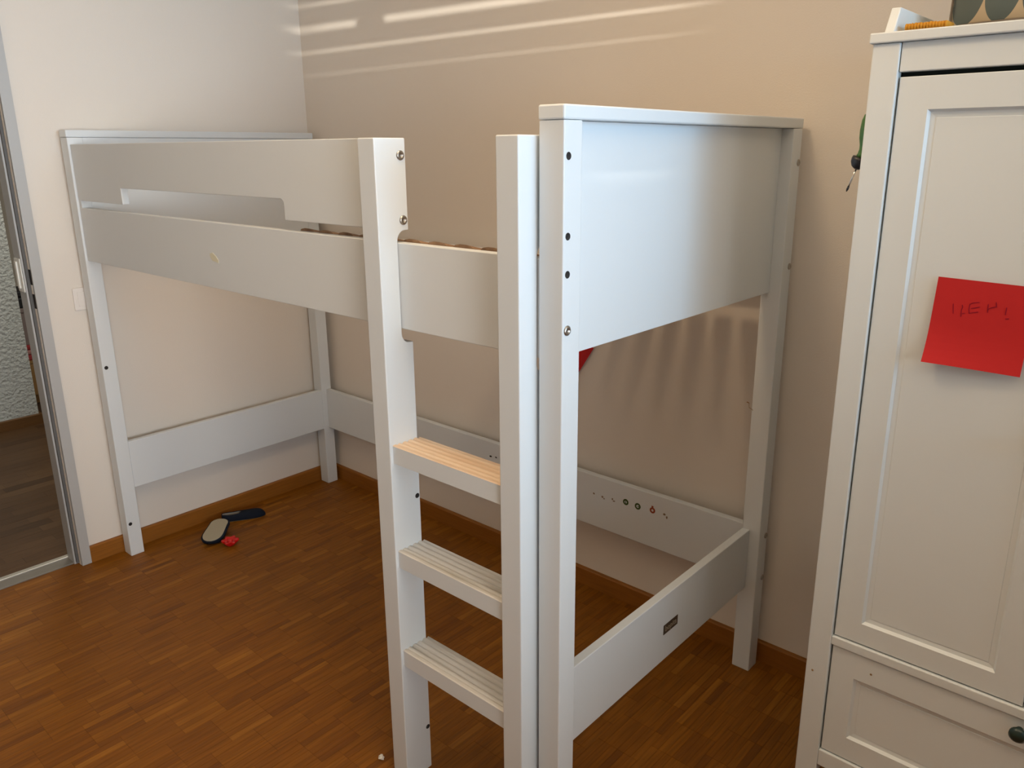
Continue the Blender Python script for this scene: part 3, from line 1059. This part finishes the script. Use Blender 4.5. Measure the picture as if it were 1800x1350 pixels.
# ------------------------------------------------------------------ things on the floor
def slipper(label, L, Wd, Hh, M):
    root = empty('slipper', (0, 0, 0))
    tag(root, label, 'slipper')
    # sole: outline along local x, y across, z up
    N = 28

    def half(t):
        # half width along the length, heel at t=0, toe at t=1
        heel = math.sqrt(max(0, 1 - ((.20 - min(t, .20)) / .20) ** 2)) * .90
        if t < .20:
            return heel * Wd / 2
        if t < .68:
            k = (t - .20) / .48
            return (.90 + .10 * (k * k * (3 - 2 * k))) * Wd / 2
        k = (t - .68) / .32
        return math.sqrt(max(0, 1 - k ** 2.2)) * Wd / 2
    st = [0.5 - 0.5 * math.cos(math.pi * i / N) for i in range(N + 1)]
    st[0], st[-1] = .004, .996
    bm = bmesh.new()
    top, bot = [], []
    for t in st:
        h = half(t) * .88
        xx = L * (.5 + (t - .5) * .95)
        top.append((bm.verts.new((xx, -h, .003)), bm.verts.new((xx, h, .003))))
        bot.append((bm.verts.new((xx, -h, 0)), bm.verts.new((xx, h, 0))))
    for a, b in zip(range(N), range(1, N + 1)):
        bm.faces.new((top[a][0], top[b][0], top[b][1], top[a][1]))
        bm.faces.new((bot[a][0], bot[a][1], bot[b][1], bot[b][0]))
        bm.faces.new((top[a][0], bot[a][0], bot[b][0], top[b][0]))
        bm.faces.new((top[a][1], top[b][1], bot[b][1], bot[a][1]))
    bm.faces.new((top[0][0], top[0][1], bot[0][1], bot[0][0]))
    bm.faces.new((top[N][0], bot[N][0], bot[N][1], top[N][1]))
    bmesh.ops.recalc_face_normals(bm, faces=bm.faces)
    bmesh.ops.transform(bm, verts=bm.verts, matrix=M)
    link_bm('sole', bm, solem, root, origin=M @ Vector((L / 2, 0, 0)))
    # upper: closed dome over the toes, open collar round the heel
    bm = bmesh.new()
    lining = bmesh.new()
    rowsA, rowsB = [], []
    for t in st:
        h = half(t)
        xx = L * t
        k = min(1, max(0, (t - .36) / .14))
        k = k * k * (3 - 2 * k)
        taper = 1.0 if t < .8 else math.sqrt(max(.05, 1 - ((t - .8) / .2) ** 2))
        hh = Hh * (1.0 - .10 * math.sin(math.pi * min(1, t / .5)) * (1 - k)) * taper
        endf = min(1, t / .06)
        row, rowB = [], []
        for s in (-1, 1):
            pass
        dome = [(1.0, .0022), (1.04, .22), (1.0, .55), (.82, .86), (.45, 1.0), (0, 1.04)]
        coll = [(1.0, .0022), (1.04, .22), (1.02, .55), (.92, .88), (.68, 1.0), (.46, .97)]
        left = []
        for (dy, dz), (cy_, cz) in zip(dome, coll):
            yy = (dy * k + cy_ * (1 - k)) * h
            z_ = (dz * k + cz * (1 - k)) * hh if dz > .01 else .0022
            left.append((yy, z_))
        ring_ = [(-y, z_) for y, z_ in left] + [(y, z_) for y, z_ in reversed(left)]
        rowsA.append([bm.verts.new((xx, y, z_)) for y, z_ in ring_])
        inn = [(-.46 * h, hh * .95), (-.70 * h, hh * .5), (-.72 * h, .006), (0, .005), (.72 * h, .006), (.70 * h, hh * .5), (.46 * h, hh * .95)]
        if t < .46:
            rowsB.append([lining.verts.new((xx if t > .03 else xx + .003, y, z_)) for y, z_ in inn])
    for p, q in zip(rowsA, rowsA[1:]):
        m_ = len(p)
        for kx in range(m_ - 1):
            if kx == 5:
                # the crown strip: closed only over the toes
                tmid = (p[0].co.x + q[0].co.x) / 2 / L
                if tmid < .43:
                    continue
            bm.faces.new((p[kx], p[kx + 1], q[kx + 1], q[kx]))
        bm.faces.new((p[m_ - 1], p[0], q[0], q[m_ - 1]))
    bm.faces.new(rowsA[-1])
    e0 = rowsA[0]
    bm.faces.new((e0[0], e0[1], e0[2], e0[3], e0[4], e0[5], e0[6], e0[7], e0[8], e0[9], e0[10], e0[11]))
    bmesh.ops.recalc_face_normals(bm, faces=bm.faces)
    bmesh.ops.transform(bm, verts=bm.verts, matrix=M)
    link_bm('upper', bm, navy, root, smooth=True, origin=M @ Vector((L / 2, 0, .01)))
    for p, q in zip(rowsB, rowsB[1:]):
        for kx in range(6):
            lining.faces.new((p[kx], p[kx + 1], q[kx + 1], q[kx]))
    lining.faces.new(rowsB[0])
    bmesh.ops.recalc_face_normals(lining, faces=lining.faces)
    bmesh.ops.transform(lining, verts=lining.verts, matrix=M)
    link_bm('lining', lining, linm, root, smooth=True, origin=M @ Vector((L / 2, 0, .01)))
    # seat it on the floor and put the empty at its base
    zmin = 9
    ctrs = Vector()
    for ch in root.children:
        for v in ch.data.vertices:
            zmin = min(zmin, (ch.location + v.co).z)
    root.location = Vector((0, 0, -zmin + .0003))
    base = M @ Vector((L / 2, 0, 0))
    shift = Vector((base.x, base.y, zmin - .0003))
    for ch in root.children:
        ch.location = ch.location - shift
    root.location = Vector((base.x, base.y, 0.0))
    return root


def place(heel, toe, roll):
    heel, toe = Vector(heel), Vector(toe)
    ex = (toe - heel).normalized()
    ey = Vector((0, 0, 1)).cross(ex).normalized()
    ez = ex.cross(ey)
    B = Matrix((ex, ey, ez)).transposed().to_4x4()
    return Matrix.Translation(heel) @ B @ Matrix.Rotation(roll, 4, 'X')


slipper('flat navy blue slipper lying right side up on the parquet, nearer the baseboard', 0.176, 0.056, 0.030,
        place((0.062, -0.606, 0), (0.146, -0.452, 0), 0.0))
slipper('overturned navy slipper showing its pale suede sole on the parquet', 0.158, 0.086, 0.026,
        place((0.128, -0.637, .050), (0.234, -0.752, .026), math.radians(180)))

# red toy flower
tf = tag(empty('toy_flower', (0.285, -0.690, 0)), 'small red plastic toy flower lying on the parquet beside the overturned slipper', 'toy')
bm = bmesh.new()
N = 48
ringz = []
fc_ = Vector((0.285, -0.690, 0))
for z_, rr in ((0.0004, .013), (.005, .016), (.012, .022), (.019, .027), (.026, .0265), (.023, .018), (.014, .011)):
    ringz.append([bm.verts.new(fc_ + Vector((rr * (1 + .24 * math.cos(6 * 2 * math.pi * k / N) * min(1, z_ / .008)) * math.cos(2 * math.pi * k / N),
                                              rr * (1 + .24 * math.cos(6 * 2 * math.pi * k / N) * min(1, z_ / .008)) * math.sin(2 * math.pi * k / N), z_))) for k in range(N)])
bm.faces.new(list(reversed(ringz[0])))
bm.faces.new(ringz[-1])
for p, q in zip(ringz, ringz[1:]):
    for k in range(N):
        bm.faces.new((p[k], p[(k + 1) % N], q[(k + 1) % N], q[k]))
bmesh.ops.recalc_face_normals(bm, faces=bm.faces)
link_bm('petals', bm, redpl, tf, smooth=True)
lathe('flower_centre', [(0, 0), (.009, 0), (.010, .006), (.006, .011), (0, .012)], fc_ + Vector((0, 0, .0135)), (0, 0, 1), redpl, tf, 16)

# crumpled white scrap near the ladder's foot
bm = bmesh.new()
bmesh.ops.create_icosphere(bm, subdivisions=2, radius=.0095)
for v in bm.verts:
    k = random.uniform(.62, 1.15)
    v.co = Vector((v.co.x * k * 1.05, v.co.y * k * .8, v.co.z * k * .6))
zmin = min(v.co.z for v in bm.verts)
bmesh.ops.translate(bm, verts=bm.verts, vec=(1.6235, -1.0185, -zmin + .0002))
tag(link_bm('paper_scrap', bm, paperm), 'tiny crumpled white paper scrap on the parquet left of the ladder foot', 'paper')
# wood chip lying by the near lower rail
bm = bmesh.new()
add_box(bm, -.010, .010, -.0022, .0022, 0, .0025, .0006, 1)
bmesh.ops.rotate(bm, verts=bm.verts, matrix=Matrix.Rotation(-.1, 3, 'Z'))
bmesh.ops.translate(bm, verts=bm.verts, vec=(2.212, -0.752, .0003))
tag(link_bm('wood_chip', bm, cabm), 'short pale wood chip on the parquet below the near lower bed rail', 'chip')
